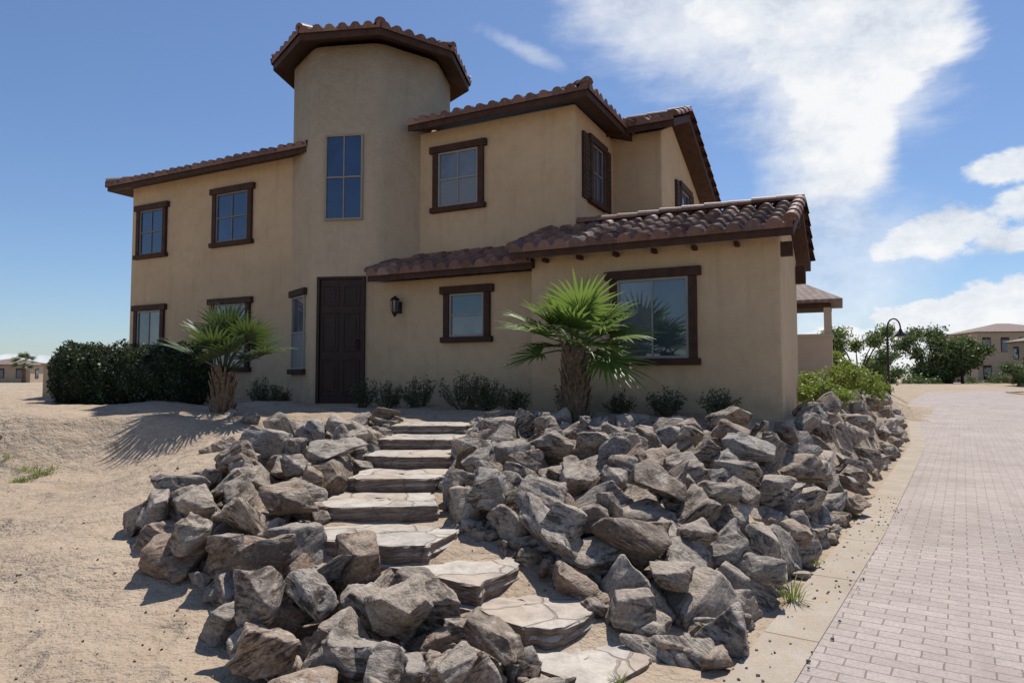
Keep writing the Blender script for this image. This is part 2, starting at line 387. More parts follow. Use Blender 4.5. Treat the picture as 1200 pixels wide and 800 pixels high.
# ------------------------------------------------------------------ roofs
def roof(name,a0,b0,adir,bdir,poly,z0,slope,parent=house,fr=H,P=.26,C=.36,hh=.075,thick=.15,mat=TILE,deckmat=WOOD):
    def pt(s,r,h):
        return fr(a0+adir[0]*s+bdir[0]*r, b0+adir[1]*s+bdir[1]*r, z0+slope*r+h)
    smin=min(p[0] for p in poly)-.0; smax=max(p[0] for p in poly); rmin=min(p[1] for p in poly)-.05; rmax=max(p[1] for p in poly)
    ns=max(1,math.ceil((smax-smin)/P)); spp=8
    nr=max(1,math.ceil((rmax-rmin)/C))
    bm=bmesh.new(); lay=bm.faces.layers.float.new('rnd')
    def prof(k):
        t=k/spp
        return math.sqrt(max(0,1-((t-.36)/.36)**2))*hh if t<.72 else -.0+.012*math.cos((t-.72)/.28*math.pi*2)-.012
    rows=[]
    jit=[[random.uniform(-.014,.014) for _ in range(ns+1)] for _ in range(nr+1)]
    for j in range(nr):
        for e,(rr,lift) in enumerate(((rmin+j*C,.060),(rmin+(j+1)*C,.018))):
            row=[]
            for i in range(ns*spp+1):
                k=i%spp; s=smin+i*P/spp
                row.append(bm.verts.new(pt(s,rr+(jit[j][i//spp] if e==0 else 0),prof(k)+lift+jit[j][i//spp]*.8)))
            rows.append(row)
    sk=[bm.verts.new(pt(smin+i*P/spp,rmin+.01,-.01)) for i in range(ns*spp+1)]
    allrows=[sk]+rows
    cr=[[random.random() for _ in range(ns)] for _ in range(nr+1)]
    for q in range(len(allrows)-1):
        j=max(0,(q-1)//2)
        for i in range(ns*spp):
            f=bm.faces.new((allrows[q][i],allrows[q][i+1],allrows[q+1][i+1],allrows[q+1][i]))
            f[lay]=cr[j][i//spp]; f.smooth=(q%2==1)
    cx=sum(p[0] for p in poly)/len(poly); cy=sum(p[1] for p in poly)/len(poly)
    C3=pt(cx,cy,0)
    for p,q in zip(poly,poly[1:]+poly[:1]):
        if abs(p[1]-q[1])<1e-6 and abs(p[1]-min(k[1] for k in poly))<1e-6: continue
        A3=pt(p[0],p[1],0); B3=pt(q[0],q[1],0); d=(B3-A3); d.z=0; nrm=Vector((d.y,-d.x,0)).normalized()
        if (C3-A3).dot(nrm)>0: nrm=-nrm
        g=bm.verts[:]+bm.edges[:]+bm.faces[:]
        bmesh.ops.bisect_plane(bm,geom=g,plane_co=A3,plane_no=nrm,clear_outer=True)
    bmesh.ops.recalc_face_normals(bm,faces=bm.faces)
    me=bpy.data.meshes.new(name); bm.to_mesh(me); me.materials.append(mat); link(bpy.data.objects.new(name,me),parent)
    n=len(poly); V=[pt(s,r,0.0) for s,r in poly]+[pt(s,r,-thick) for s,r in poly]
    F=[tuple(range(n)),tuple(range(2*n-1,n-1,-1))]+[(i,n+i,n+(i+1)%n,(i+1)%n) for i in range(n)]
    obj_pd(name+'_fascia',V,F,deckmat,parent)
def caps(name,p,q,parent=house,r=.10,L=.36,mat=TILE):
    p=Vector(p);q=Vector(q); d=(q-p); n=max(1,int(d.length/L)); d=d/n
    V=[];F=[];R=[]
    side=d.cross(ZU).normalized(); up=side.cross(d).normalized()
    for i in range(n):
        a=p+d*i-d*.04; b=p+d*(i+1)+d*.04; base=len(V); jz=random.uniform(0,.014)
        for (c,rr) in ((a,r*1.12),(b,r*.9)):
            for k in range(9):
                t=math.pi*k/8-.0; V.append(c+side*math.cos(t)*rr+up*(math.sin(t)*rr+jz-.01))
        for k in range(8): F.append((base+k,base+k+1,base+10+k,base+9+k)); R.append(random.random())
        base2=len(V); V+=[V[base+k] for k in range(9)]+[a-up*.02]
        for k in range(8): F.append((base2+k+1,base2+k,base2+9,base2+9)); R.append(.1)
    F=[f if f[2]!=f[3] else f[:3] for f in F]
    o=obj_pd(name,V,F,mat,parent); at=o.data.attributes.new('rnd','FLOAT','FACE'); at.data.foreach_set('value',R)
z1=6.28; s1=.29
roof('left_wing_roof',-8.12,-.25,(1,0),(0,1),[(0,0),(6.6,0),(7.9,1.2),(7.9,4.3),(4.3,4.3)],z1,s1,thick=.12)
roof('left_wing_roof_side',-8.12,8.35,(0,-1),(1,0),[(0,0),(8.6,0),(4.3,4.3)],z1,s1,thick=.12)
caps('left_hip_cap',H(-8.12,-.25,z1+.1),H(-3.82,4.05,z1+.1+4.3*s1))
z2=6.58; s2=.33
roof('upper_roof',.42,.40,(1,0),(0,1),[(0,0),(3.77,0),(0,3.77)],z2,s2,thick=.13)
roof('upper_roof_side',4.19,.40,(0,1),(-1,0),[(0,0),(7.54,0),(3.77,3.77)],z2,s2,thick=.13)
caps('upper_hip_cap',H(4.19,.40,z2+.1),H(.42,4.17,z2+.1+3.77*s2))
roof('rear_roof',3.4,2.55,(1,0),(0,1),[(0,0),(1.77,0),(1.77,1.35),(0,1.35)],6.62,.40)
roof('rear_roof_back',5.17,7.1,(-1,0),(0,-1),[(0,0),(1.77,0),(1.77,3.2),(0,3.2)],6.62+.54-1.28,.40)
caps('rear_ridge_cap',H(3.4,3.9,7.25),H(5.19,3.9,7.25))
caps('rear_rake_cap',H(5.15,2.55,6.69),H(5.15,3.9,7.23)); caps('rear_rake_cap_back',H(5.15,7.1,5.96),H(5.15,3.9,7.23))
roof('skirt_roof',.12,-.42,(1,0),(0,1),[(0,0),(3.4,0),(3.4,1.28),(0,1.28)],3.50,.38,thick=.13)
caps('skirt_rake_cap',H(.14,-.42,3.57),H(.14,.86,3.57+1.28*.38),r=.08)
wr=RB+.75; wz=3.62; ws=.385; WE=WA+.21
roof('wing_roof',3.28,-.75,(1,0),(0,1),[(0,0),(WE-3.28,0),(WE-3.28,wr),(0,wr)],wz,ws,thick=.13)
roof('wing_roof_back',WE,RB+wr,(-1,0),(0,-1),[(0,0),(4.0,0),(4.0,wr),(0,wr)],wz,ws,thick=.13)
rz=wz+wr*ws
caps('wing_ridge_cap',H(3.8,RB,rz+.09),H(WE+.02,RB,rz+.09))
caps('wing_rake_cap',H(WE-.03,-.78,wz+.07),H(WE-.03,RB,rz+.07)); caps('wing_rake_cap_back',H(WE-.03,RB+wr+.02,wz+.07),H(WE-.03,RB,rz+.07))
caps('wing_left_rake_cap',H(3.3,-.75,wz+.07),H(3.3,.86,wz+.07+1.6*ws),r=.08)
TE=2.12; apo=TE*math.cos(math.pi/8); z3=8.28; s3=.34
ev=[]
for k in range(8):
    t=math.radians(-48.6+45*k); ev.append((TC[0]+TE*math.cos(t),TC[1]+TE*math.sin(t)))
for k in range(8):
    p=Vector(ev[k]); q=Vector(ev[(k+1)%8]); d=(q-p); L=d.length; d.normalize(); nb=Vector((-d.y,d.x))
    if (Vector(TC)-p).dot(nb)<0: nb=-nb
    roof('tower_roof_%d'%k,p.x,p.y,tuple(d),tuple(nb),[(0,0),(L,0),(L/2,apo)],z3,s3)
    caps('tower_hip_%d'%k,H(p.x,p.y,z3+.09),H(TC[0],TC[1],z3+.09+apo*s3))
mb=MB(); mb.box(H(0,0,0),U,W,WA-.01,WA+.16,WB-.2,WB-.07,3.2,3.50); mb.box(H(0,0,0),U,W,WA-.01,WA+.16,-.28,-.18,3.30,3.50); mb.box(H(0,0,0),U,W,WA-.01,WA+.17,RB-.06,RB+.06,3.95,4.12)
for a in np.arange(3.75,7.3,.6): mb.box(H(a,0,0),U,W,-.03,.03,-.48,-.28,3.47,3.53)
mb.obj('eave_brackets',WOOD,house)
# ------------------------------------------------------------------ windows
def window(tag,O,T,N,w,h,trim=.12,cols=2,rows=2,glass=GLASS,glass2=None,slide=False,over=.07,frame=FRAME,sides=True,shutters=False):
    O=Vector(O)
    e=empty('window_'+tag); e.parent=house
    mb=MB(); x=w/2; t=trim
    if t>0:
        mb.box(O,T,N,-x-over,x+over,-.02,.085,h-t*1.15,h)
        mb.box(O,T,N,-x-over*.7,x+over*.7,-.02,.095,0,t*.85)
        if sides:
            mb.box(O,T,N,-x,-x+t,-.02,.065,t*.85+.001,h-t*1.15-.001); mb.box(O,T,N,x-t,x,-.02,.065,t*.85+.001,h-t*1.15-.001)
        mb.obj('trim',WOOD,e,bevel=.010)
    s=t if sides else 0
    X0,X1=-x+s,x-s; Z0,Z1=(t*.85,h-t*1.15) if t>0 else (0,h)
    f=.04; fb=MB()
    fb.box(O,T,N,X0,X1,.0,.04,Z0,Z0+f); fb.box(O,T,N,X0,X1,.0,.04,Z1-f,Z1)
    fb.box(O,T,N,X0,X0+f,.0,.038,Z0+f,Z1-f); fb.box(O,T,N,X1-f,X1,.0,.038,Z0+f,Z1-f)
    for c in range(1,cols):
        xx=X0+(X1-X0)*c/cols; fb.box(O,T,N,xx-.012,xx+.012,.0,.030,Z0+f,Z1-f)
    for r in range(1,rows):
        zz=Z0+(Z1-Z0)*r/rows; fb.box(O,T,N,X0+f,X1-f,.0,.033,zz-.015,zz+.015)
    fb.obj('frame',frame,e,bevel=.003)
    def pane(x0,x1,z0,z1,m,nm):
        Vv=[O+T*a+N*.012+ZU*c for a,c in ((x0,z0),(x1,z0),(x1,z1),(x0,z1))]
        obj_pd(nm,Vv,[(0,1,2,3)],m,e)
    if glass2 is None: pane(X0+.01,X1-.01,Z0+.01,Z1-.01,glass,'glass')
    elif slide:
        pane(X0+.01,0,Z0+.01,Z1-.01,glass2,'glass_a'); pane(0,X1-.01,Z0+.01,Z1-.01,glass,'glass_b')
    else:
        zm=(Z0+Z1)/2; pane(X0+.01,X1-.01,Z0+.01,zm,glass2,'glass_a'); pane(X0+.01,X1-.01,zm,Z1-.01,glass,'glass_b')
    if shutters:
        sb=MB()
        for sx in (-x-.34,x+.02):
            sb.box(O,T,N,sx,sx+.32,-.01,.05,.04,h-.04)
            for i in range(12): sb.box(O,T,N,sx+.04,sx+.28,.05,.06,.1+i*(h-.2)/12,.1+(i+.6)*(h-.2)/12)
        sb.obj('shutters',WOOD,e)
NF=-W
def wf(tag,a0,a1,b,z0,z1,**k): window(tag,H((a0+a1)/2,b,z0),U,NF,a1-a0,z1-z0,**k)
FD=basic('window_frame_dark',(.16,.15,.14),(.2,.19,.17),4,.5,.05)
wf('upper_a',-7.50,-6.40,.157,4.47,5.80,frame=FD)
wf('upper_b',-4.80,-3.55,.157,4.53,5.88,frame=FD)
wf('lower_a',-7.50,-6.40,.157,1.95,3.34,glass=GLASS3,glass2=GLASS2,slide=True,rows=1,cols=2)
wf('lower_b',-4.80,-3.55,.157,1.72,3.36,rows=1,cols=2,glass=GLASS2)
wf('upper_c',.74,1.90,.85,4.86,6.20,glass=GLASS3,glass2=BLIND,cols=2,rows=2)
wf('lower_c',1.56,2.52,0,2.22,3.24,glass=GLASS2,glass2=GLASS3,cols=1,rows=2)
wf('wing_window',4.82,6.16,-.3,1.78,3.24,glass=GLASS2,glass2=GLASS3,slide=True,cols=2,rows=1)
window('side',H(3.78,1.95,4.88),W,U,.85,1.32,cols=2,rows=2,frame=FD,shutters=True)
window('rear_side',H(4.80,4.9,4.6),W,U,1.0,1.3,cols=2,rows=2,frame=FD,shutters=True)
def face(k0,k1):
    a=[(TC[0]+TR*math.cos(math.radians(k)),TC[1]+TR*math.sin(math.radians(k))) for k in (k0,k1)]
    A=H(*a[0]);B=H(*a[1]); T=(B-A).normalized(); c=(A+B)/2; N=Vector((T.y,-T.x,0)); return c,T,N
fc,fT,fN=face(-93.6,-48.6)
window('tower_front',fc+fT*(-.02)+ZU*4.66,fT,fN,.78,1.70,trim=0,cols=2,rows=2,frame=basic('window_frame_tan',(.26,.22,.17),(.3,.26,.2),4,.6,.05))
lc,lT,lN=face(-138.6,-93.6)
window('tower_left',lc+lT*(-.02)+ZU*1.66,lT,lN,.74,1.72,trim=.12,sides=False,cols=1,rows=2,glass=GLASS3,glass2=BLIND)
de=empty('front_door'); de.parent=house
DO=fc+fT*(-.04)+ZU*1.10; mb=MB(); dw=.43; dh=2.40
mb.box(DO,fT,fN,-dw-.06,-dw,-.02,.06,0,dh+.05); mb.box(DO,fT,fN,dw,dw+.06,-.02,.06,0,dh+.05); mb.box(DO,fT,fN,-dw,dw,-.02,.058,dh,dh+.05); mb.obj('frame',DOOR,de,bevel=.006)
mb=MB(); mb.box(DO,fT,fN,-dw,dw,-.01,.02,0,dh)
for sx in (-1,1):
    xa,xb=(sx*.04,sx*(dw-.05)) ; xa,xb=min(xa,xb),max(xa,xb)
    for z0,z1_ in ((.15,.85),(1.0,1.75),(1.88,2.28)):
        mb.box(DO,fT,fN,xa,xb,.018,.034,z0,z0+.03); mb.box(DO,fT,fN,xa,xb,.018,.034,z1_-.03,z1_)
        mb.box(DO,fT,fN,xa,xa+.03,.018,.033,z0+.03,z1_-.03); mb.box(DO,fT,fN,xb-.03,xb,.018,.033,z0+.03,z1_-.03)
        mb.box(DO,fT,fN,xa+.07,xb-.07,.018,.030,z0+.08,z1_-.08)
mb.obj('door_leaf',DOOR,de,bevel=.006)
mb=MB(); mb.tube([DO+fT*.35+fN*.02+ZU*1.05,DO+fT*.35+fN*.08+ZU*1.05,DO+fT*.35+fN*.08+ZU*1.2,DO+fT*.35+fN*.03+ZU*1.22],.012); mb.obj('handle',IRON,de,True)
mb=MB(); mb.box(DO,fT,fN,-.6,.6,0,.7,-.14,-.03); mb.obj('door_step',CONC,de,bevel=.01)
se=empty('wall_lantern'); se.parent=house
S=H(.56,0,2.92); mb=MB()
mb.box(S,U,NF,-.05,.05,0,.02,-.12,.1)
mb.tube([S+NF*.02+ZU*0,S+NF*.09+ZU*.02,S+NF*.16+ZU*.12,S+NF*.16+ZU*.2],.011)
c=S+NF*.16
mb.tube([c+ZU*.20,c+ZU*.14,c+ZU*.12],[.01,.09,.1],6)
mb.tube([c-ZU*.10,c-ZU*.14,c-ZU*.2],[.065,.05,.008],6)
for k in range(6):
    t=k*math.pi/3; d0=Vector((math.cos(t),math.sin(t),0)); mb.tube([c+d0*.085+ZU*.12,c+d0*.06-ZU*.1],.007,4)
mb.obj('lantern_frame',IRON,se)
mb=MB(); mb.tube([c+ZU*.11,c-ZU*.09],[.078,.055],6); mb.obj('lantern_glass',GLASS2,se)
# ------------------------------------------------------------------ generic leaf cloud
def quads(C,size,aspect=.5):
    n=len(C); d=rng.normal(size=(n,3)); d/=np.linalg.norm(d,axis=1,keepdims=True)
    e=rng.normal(size=(n,3)); e-=d*(e*d).sum(1,keepdims=True); e/=np.linalg.norm(e,axis=1,keepdims=True)
    s=size*rng.uniform(.6,1.3,(n,1))
    V=np.stack([C-d*s*.5,C+e*s*aspect*.5,C+d*s*.6,C-e*s*aspect*.5],1).reshape(-1,3)
    F=np.arange(4*n).reshape(n,4); return V,F
CORES=[]
COREM=basic('dark_core_fill',(.010,.016,.006),(.02,.03,.012),9,.95,.6,30,.05)  # colour of the dark core added inside the foliage
def leaf_cloud(name,blobs,n,size,mat,core=None,shell=.55,parent=None,aspect=.5,lump=.25):
    C=[];R=[]; vol=np.array([b[3]*b[4]*b[5] for b in blobs])**(2/3); vol/=vol.sum()
    for b,w in zip(blobs,vol):
        m=int(n*w); d=rng.normal(size=(m,3)); d/=np.linalg.norm(d,axis=1,keepdims=True)
        ph=rng.uniform(0,6,3)
        l=1+lump*np.sin(d[:,0]*5+ph[0])*np.sin(d[:,1]*5+ph[1])+lump*.7*np.sin(d[:,2]*9+d[:,0]*6+ph[2])
        r=rng.uniform(shell,1.0,m)**.7*l
        p=d*r[:,None]*np.array(b[3:6])+np.array(b[:3]); C.append(p)
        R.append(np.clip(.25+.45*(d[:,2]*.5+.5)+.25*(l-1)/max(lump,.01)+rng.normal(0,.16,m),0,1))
    C=np.concatenate(C);R=np.concatenate(R)
    V,F=quads(C,size,aspect=aspect)
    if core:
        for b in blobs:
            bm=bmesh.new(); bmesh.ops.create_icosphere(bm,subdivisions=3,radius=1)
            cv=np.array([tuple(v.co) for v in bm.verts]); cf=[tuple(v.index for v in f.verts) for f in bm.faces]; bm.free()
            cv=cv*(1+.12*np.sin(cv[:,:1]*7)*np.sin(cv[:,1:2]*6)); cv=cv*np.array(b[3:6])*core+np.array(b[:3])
            CORES.append(obj_pd('dark_core',cv,cf,COREM))  # solid dark core added for opacity, standing in for the shaded interior
    o=mesh_np(name,V,F,mat,parent,fattr=R)
    for c_ in CORES: c_.parent=o
    CORES.clear()
    return o
def stems(parent,base,n,h,spread,r=.012):
    mb=MB(); b=Vector(base)
    for i in range(n):
        t=random.uniform(0,6.28); s=random.uniform(.3,1)*spread
        e=b+Vector((math.cos(t)*s,math.sin(t)*s,h*random.uniform(.6,1))); m_=b.lerp(e,.5)+Vector((random.uniform(-.05,.05),random.uniform(-.05,.05),.03))
        mb.tube([b,m_,e],[r,r*.7,r*.3],5,False)
    mb.obj('stems',TWIG,parent)
hx0,hx1,hy=-8.15,-5.85,12.9
bl=[]
for x in np.arange(hx0,hx1+.1,.38): bl.append((x+random.uniform(-.05,.05),hy+(x-hx0)*-.22+random.uniform(-.08,.08),1.55+random.uniform(-.06,.06),.46,.62,.72+random.uniform(-.08,.06)))
bl.append((-8.4,13.0,1.75,.35,.45,.45))
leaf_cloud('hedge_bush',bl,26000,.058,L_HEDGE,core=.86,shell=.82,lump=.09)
# twiggy desert shrubs: many thin stems, each carrying its own sparse leaves
def twiggy(x,y,z,r,h,n=26,leaves=34):
    mb=MB(); C=[]
    for i in range(n):
        t=random.uniform(0,6.28); s=r*random.uniform(.15,1); hh=h*random.uniform(.5,1.05)*(1-.35*(s/r)**2)
        b=Vector((x+math.cos(t)*s*.15,y+math.sin(t)*s*.15,z-.04)); e=Vector((x+math.cos(t)*s,y+math.sin(t)*s,z+hh)); m_=b.lerp(e,.5)+Vector((math.cos(t),math.sin(t),0))*r*.1
        mb.tube([b,m_,e],[.007,.005,.002],4,False)
        for k in range(leaves):
            q=random.uniform(.3,1.05); p=b.lerp(m_,q*2) if q<.5 else m_.lerp(e,(q-.5)*2)
            C.append([p.x+random.gauss(0,.028),p.y+random.gauss(0,.028),p.z+random.gauss(0,.025)])
    V,F=quads(np.array(C),.042); R=np.clip(rng.normal(.5,.25,len(C)),0,1)
    o=mesh_np('shrub',V,F,L_SHRUB,fattr=R); mb.obj('stems',TWIG,o)
for a,b,r,h in ((-1.95,-.95,.36,.50),(-1.45,-1.05,.26,.40),(-2.7,-1.3,.26,.42),(.15,-.55,.30,.55),(.85,-.75,.30,.44),(1.55,-.75,.40,.56),(2.5,-.85,.46,.62),(2.95,-.9,.42,.60),(4.35,-.75,.30,.50),(5.1,-.75,.22,.32),(5.8,-.7,.30,.38),(6.55,-.7,.30,.40),(3.6,-1.2,.26,.36)):
    p=H(a,b,1.05); twiggy(p.x,p.y,1.07,r,h,n=int(90*r),leaves=38)
for x,y,z,r,h in ((5.3,11.9,1.1,.5,.6),(6.3,13.6,1.1,.6,.75),(7.6,15.3,1.1,.6,.7),(8.6,16.6,1.0,.5,.5)):
    bb=[(x+random.uniform(-.7,.7)*r,y+random.uniform(-.7,.7)*r,z+h*random.uniform(.2,.9),r*.45,r*.45,h*.25) for _ in range(8)]
    o=leaf_cloud('yellow_green_shrub',bb,2200,.07,L_YEL,shell=.1,lump=.35); stems(o,(x,y,z-.05),12,h,r*.9)
def agave(x,y,z,R):
    V=[];F=[];A=[]
    for i in range(34):
        t=i*2.399; el=math.radians(15+65*(i/34)); D=Vector((math.cos(t)*math.cos(el),math.sin(t)*math.cos(el),math.sin(el))); S_=D.cross(ZU).normalized(); n=len(V)
        L=R*random.uniform(.8,1.1)
        for s_,w in ((0,.03),(.4,.045),(.75,.03),(1,.002)):
            c=Vector((x,y,z))+D*L*s_; V+= [c-S_*w*R*2.4,c+S_*w*R*2.4]
        for k in range(3): F.append((n+2*k,n+2*k+1,n+2*k+3,n+2*k+2)); A.append(random.random())
    mesh_np('agave_plant',[tuple(v) for v in V],F,L_SHRUB,fattr=A)
agave(8.9,17.4,1.05,.6); agave(5.9,12.4,1.1,.35)
def tuft(x,y,n=40,h=.18,r=.09,mat=L_GRASS):
    z=float(tz(x,y)); V=[];F=[];A=[]
    for i in range(n):
        t=random.uniform(0,6.28); q=random.uniform(0,r); bx,by=x+math.cos(t)*q*.5,y+math.sin(t)*q*.5
        L=h*random.uniform(.5,1.1); D=Vector((math.cos(t)*random.uniform(.1,.9),math.sin(t)*random.uniform(.1,.9),1)).normalized(); S_=Vector((-math.sin(t),math.cos(t),0))*.0035
        b=Vector((bx,by,z-.01)); m_=b+D*L*.6; e=b+D*L+Vector((math.cos(t),math.sin(t),-.3))*L*.25
        k=len(V); V+=[b-S_,b+S_,m_+S_,m_-S_,e,e+S_*.2]; F+=[(k,k+1,k+2,k+3),(k+3,k+2,k+5,k+4)]; A+=[random.random()]*2
    return mesh_np('grass_tuft',[tuple(v) for v in V],F,mat,fattr=A)
tuft(2.0,4.97,60,.22,.16); tuft(.25,3.5,40,.10,.08); tuft(.55,3.62,30,.08,.06); tuft(3.9,7.9,30,.12,.08); tuft(2.6,5.95,30,.12,.08)
for i in range(26): tuft(-5.9+random.uniform(-.9,.5),7.9+random.uniform(-.7,.4),40,.10,.18)
# ------------------------------------------------------------------ fan palms
def palm(x,y,z0,th,tr,nl,pet,bl,mat,elmin,elmax,name='fan_palm',lean=(0,0)):
    e=empty(name); base=Vector((x,y,z0))
    mb=MB(); pts=[];rad=[]
    for i in range(9):
        s=i/8; pts.append(base+ZU*(th*s-.1*(i==0))); rad.append(tr*(1.15-.25*s+.05*math.sin(i*2.1)))
    mb.tube(pts,rad,14)
    for i in range(int(th*150)):
        s=random.uniform(-.02,1); t=i*2.399; d=Vector((math.cos(t),math.sin(t),0)); S_=Vector((-d.y,d.x,0))
        p=base+ZU*(th*s)+d*tr*(1.05-.2*s); L=random.uniform(.08,.18); w=random.uniform(.02,.04)
        tip=p+d*L*random.uniform(.2,.55)+ZU*L
        mb.add([p-S_*w-ZU*.03,p+S_*w-ZU*.03,tip+S_*w*.5,tip-S_*w*.5,p+d*.03-ZU*.02,tip+d*.01],[(0,1,2,3),(0,4,5,3),(1,2,5,4),(3,5,2)])
    mb.obj('trunk',BARK,e)
    V=[];F=[];A=[]; top=base+ZU*th; pm=MB()
    for i in range(nl):
        s=i/max(1,nl-1); t=i*2.399+random.uniform(-.25,.25); el=math.radians(elmax+(elmin-elmax)*s**.75+random.uniform(-8,8))
        D=Vector((math.cos(t)*math.cos(el)+lean[0],math.sin(t)*math.cos(el)+lean[1],math.sin(el))).normalized()
        S_=D.cross(ZU).normalized(); 
        tw=random.uniform(-.5,.5); N_=S_.cross(D).normalized(); S_=(S_*math.cos(tw)+N_*math.sin(tw)).normalized()
        pl=pet*random.uniform(.75,1.2)
        hub=top+D*pl-ZU*pl*.05
        pm.tube([top+D*.03-ZU*.05,top+D*pl*.5,hub],[.018,.012,.009],5,False)
        D2=(D-ZU*.12).normalized(); S_=(S_-D2*S_.dot(D2)).normalized(); N2=S_.cross(D2).normalized()
        nb=24; L0=bl*random.uniform(.85,1.12); tone=random.uniform(.1,.85); span=math.radians(random.uniform(92,112))
        for k in range(nb):
            a=-span+2*span*k/(nb-1)+random.uniform(-.025,.025)
            dd=D2*math.cos(a)+S_*math.sin(a)+N2*(.22*abs(math.sin(a)))
            ss=(-D2*math.sin(a)+S_*math.cos(a)); L=L0*(.70+.30*math.cos(a*.8))*random.uniform(.88,1.08)
            dr=random.uniform(.03,.22); seg=[(.0,.005),(.28,.024),(.5,.023),(.78,.013),(1.0,.0015)]
            n=len(V)
            for q,(f_,w) in enumerate(seg):
                c=hub+dd*L*f_-ZU*(dr*L*f_**3)+N2*(.006*((k%2)*2-1)*(1 if q else 0))
                wv=w*bl/.62
                V+=[c-ss*wv,c+N2*wv*.45,c+ss*wv]
            for q in range(4):
                F+=[(n+3*q,n+3*q+1,n+3*q+4,n+3*q+3),(n+3*q+1,n+3*q+2,n+3*q+5,n+3*q+4)]; v=min(1,max(0,tone+random.uniform(-.2,.2)+.1*q)); A+=[v,v]
    mesh_np('fronds',[tuple(v) for v in V],F,mat,e,fattr=A)
    o=pm.obj('petioles',mat,e,True)
    return e
palm(.86,9.35,1.0,1.00,.165,19,.52,.66,L_PALM,-10,82)
palm(-4.12,9.75,1.05,.62,.13,14,.62,.54,L_PALMD,26,88,lean=(.20,0))
# ------------------------------------------------------------------ rocks
def rock_template(seed,res):
    r=random.Random(seed); bm=bmesh.new()
    sx,sy,szz=r.uniform(.9,1.25),r.uniform(.75,1.0),r.uniform(.55,.85)
    for i in range(r.randint(11,17)):
        v=Vector((r.gauss(0,1),r.gauss(0,1),r.gauss(0,1))).normalized()
        v=Vector([math.copysign(abs(c)**.62,c) for c in v])*r.uniform(.82,1.03)
        bm.verts.new((v.x*sx,v.y*sy,v.z*szz))
    ch=bmesh.ops.convex_hull(bm,input=bm.verts)
    bmesh.ops.delete(bm,geom=[g for g in ch['geom_interior'] if isinstance(g,bmesh.types.BMVert)],context='VERTS')
    bmesh.ops.dissolve_limit(bm,angle_limit=math.radians(16),verts=bm.verts,edges=bm.edges)
    if res>0: bmesh.ops.bevel(bm,geom=bm.edges[:],offset=.05,segments=2 if res==2 else 1,profile=.5,affect='EDGES',clamp_overlap=True)
    bmesh.ops.triangulate(bm,faces=bm.faces)
    for it in range(5):
        lim={0:.9,1:.34,2:.155}[res]
        ed=[e for e in bm.edges if e.calc_length()>lim]
        if not ed: break
        bmesh.ops.subdivide_edges(bm,edges=ed,cuts=1,use_grid_fill=False); bmesh.ops.triangulate(bm,faces=bm.faces)
    off=Vector((r.uniform(0,50),r.uniform(0,50),r.uniform(0,50)))
    tilt=Matrix.Rotation(r.uniform(-.5,.5),3,'X')@Matrix.Rotation(r.uniform(-.5,.5),3,'Y')
    if res>0:
        bm.normal_update()
        lay=r.uniform(.012,.05)
        for v in bm.verts:
            q=tilt@v.co
            a=noise.noise(q*1.6+off)*.07+noise.noise(Vector((q.x*1.6,q.y*1.6,q.z*9))+off)*lay+noise.noise(q*6+off)*.024
            a-=max(0,noise.noise(Vector((q.x*1.2,q.y*1.2,q.z*4))+off*2)-.12)*.15
            v.co+=v.normal*a
    bm.verts.ensure_lookup_table()
    V=np.array([tuple(v.co) for v in bm.verts]); F=np.array([[v.index for v in f.verts] for f in bm.faces if len(f.verts)==3]); 
    R=np.array([tuple(tilt@v.co) for v in bm.verts]); bm.free()
    return V,F,R
TH=[rock_template(s,2) for s in range(22)]; TM=[rock_template(100+s,1) for s in range(10)]; TL=[rock_template(200+s,0) for s in range(8)]
def euler(rx,ry,rz): return np.array((Matrix.Rotation(rz,3,'Z')@Matrix.Rotation(ry,3,'Y')@Matrix.Rotation(rx,3,'X')))
def build_rocks(name,items,T,flat=False,tl=.5):
    VV=[];FF=[];RR=[];CC=[];n=0
    for (x,y,z,r) in items:
        V,F,R=T[random.randrange(len(T))]
        M=euler(random.gauss(0,tl*.7),random.gauss(0,tl*.7),random.uniform(0,6.28))
        s=r*np.array([random.uniform(.9,1.25),random.uniform(.88,1.12),random.uniform(.85,1.2)])
        VV.append((V*s)@M.T+np.array([x,y,z])); FF.append(F+n); n+=len(V)
        RR.append(R*max(r/.25,.3)+rng.uniform(0,80,3)); CC.append(np.full(len(V),random.random()))
    return mesh_np(name,np.concatenate(VV),np.concatenate(FF),ROCK,smooth=not flat,pattr=np.concatenate(CC),pvec=np.concatenate(RR))
PATH=[(.36,3.95,.32),(.02,4.47,.42),(-.43,4.85,.43),(-1.0,5.25,.48),(-1.14,5.95,.45),(-1.06,6.7,.46),(-1.03,7.36,.44),(-1.0,8.3,.46),(-1.02,9.0,.44),(-1.05,9.9,.5)]
def path_clear(x,y):
    best=9
    for (ax,ay,aw),(bx,by,bw) in zip(PATH[:-1],PATH[1:]):
        dx,dy=bx-ax,by-ay; t=min(1,max(0,((x-ax)*dx+(y-ay)*dy)/(dx*dx+dy*dy)))
        best=min(best,math.hypot(x-ax-t*dx,y-ay-t*dy)-(aw+(bw-aw)*t))
    return best
PL=[(-.1,3.1),(-1.15,3.25),(-1.5,3.85),(-1.9,4.45),(-2.5,5.05),(-2.95,5.6),(-2.85,6.3),(-2.65,7.2),(-2.4,8.2),(-2.2,9.2),(-1.5,9.5),(-1.5,5.9),(-1.2,5.1),(-.6,4.6),(0,4.0),(.3,3.3)]
PR=[(1.2,3.7),(.65,4.1),(.4,4.5),(-.05,5.0),(-.5,5.4),(-.6,6.6),(-.5,9.2),(.6,9.15),(2.2,8.8),(3.5,8.5),(4.0,9.3),(5.0,11.2),(8.6,16.6),(12.2,22.6),(12.75,22.3),(9.45,16.5),(3.4,7.15)]
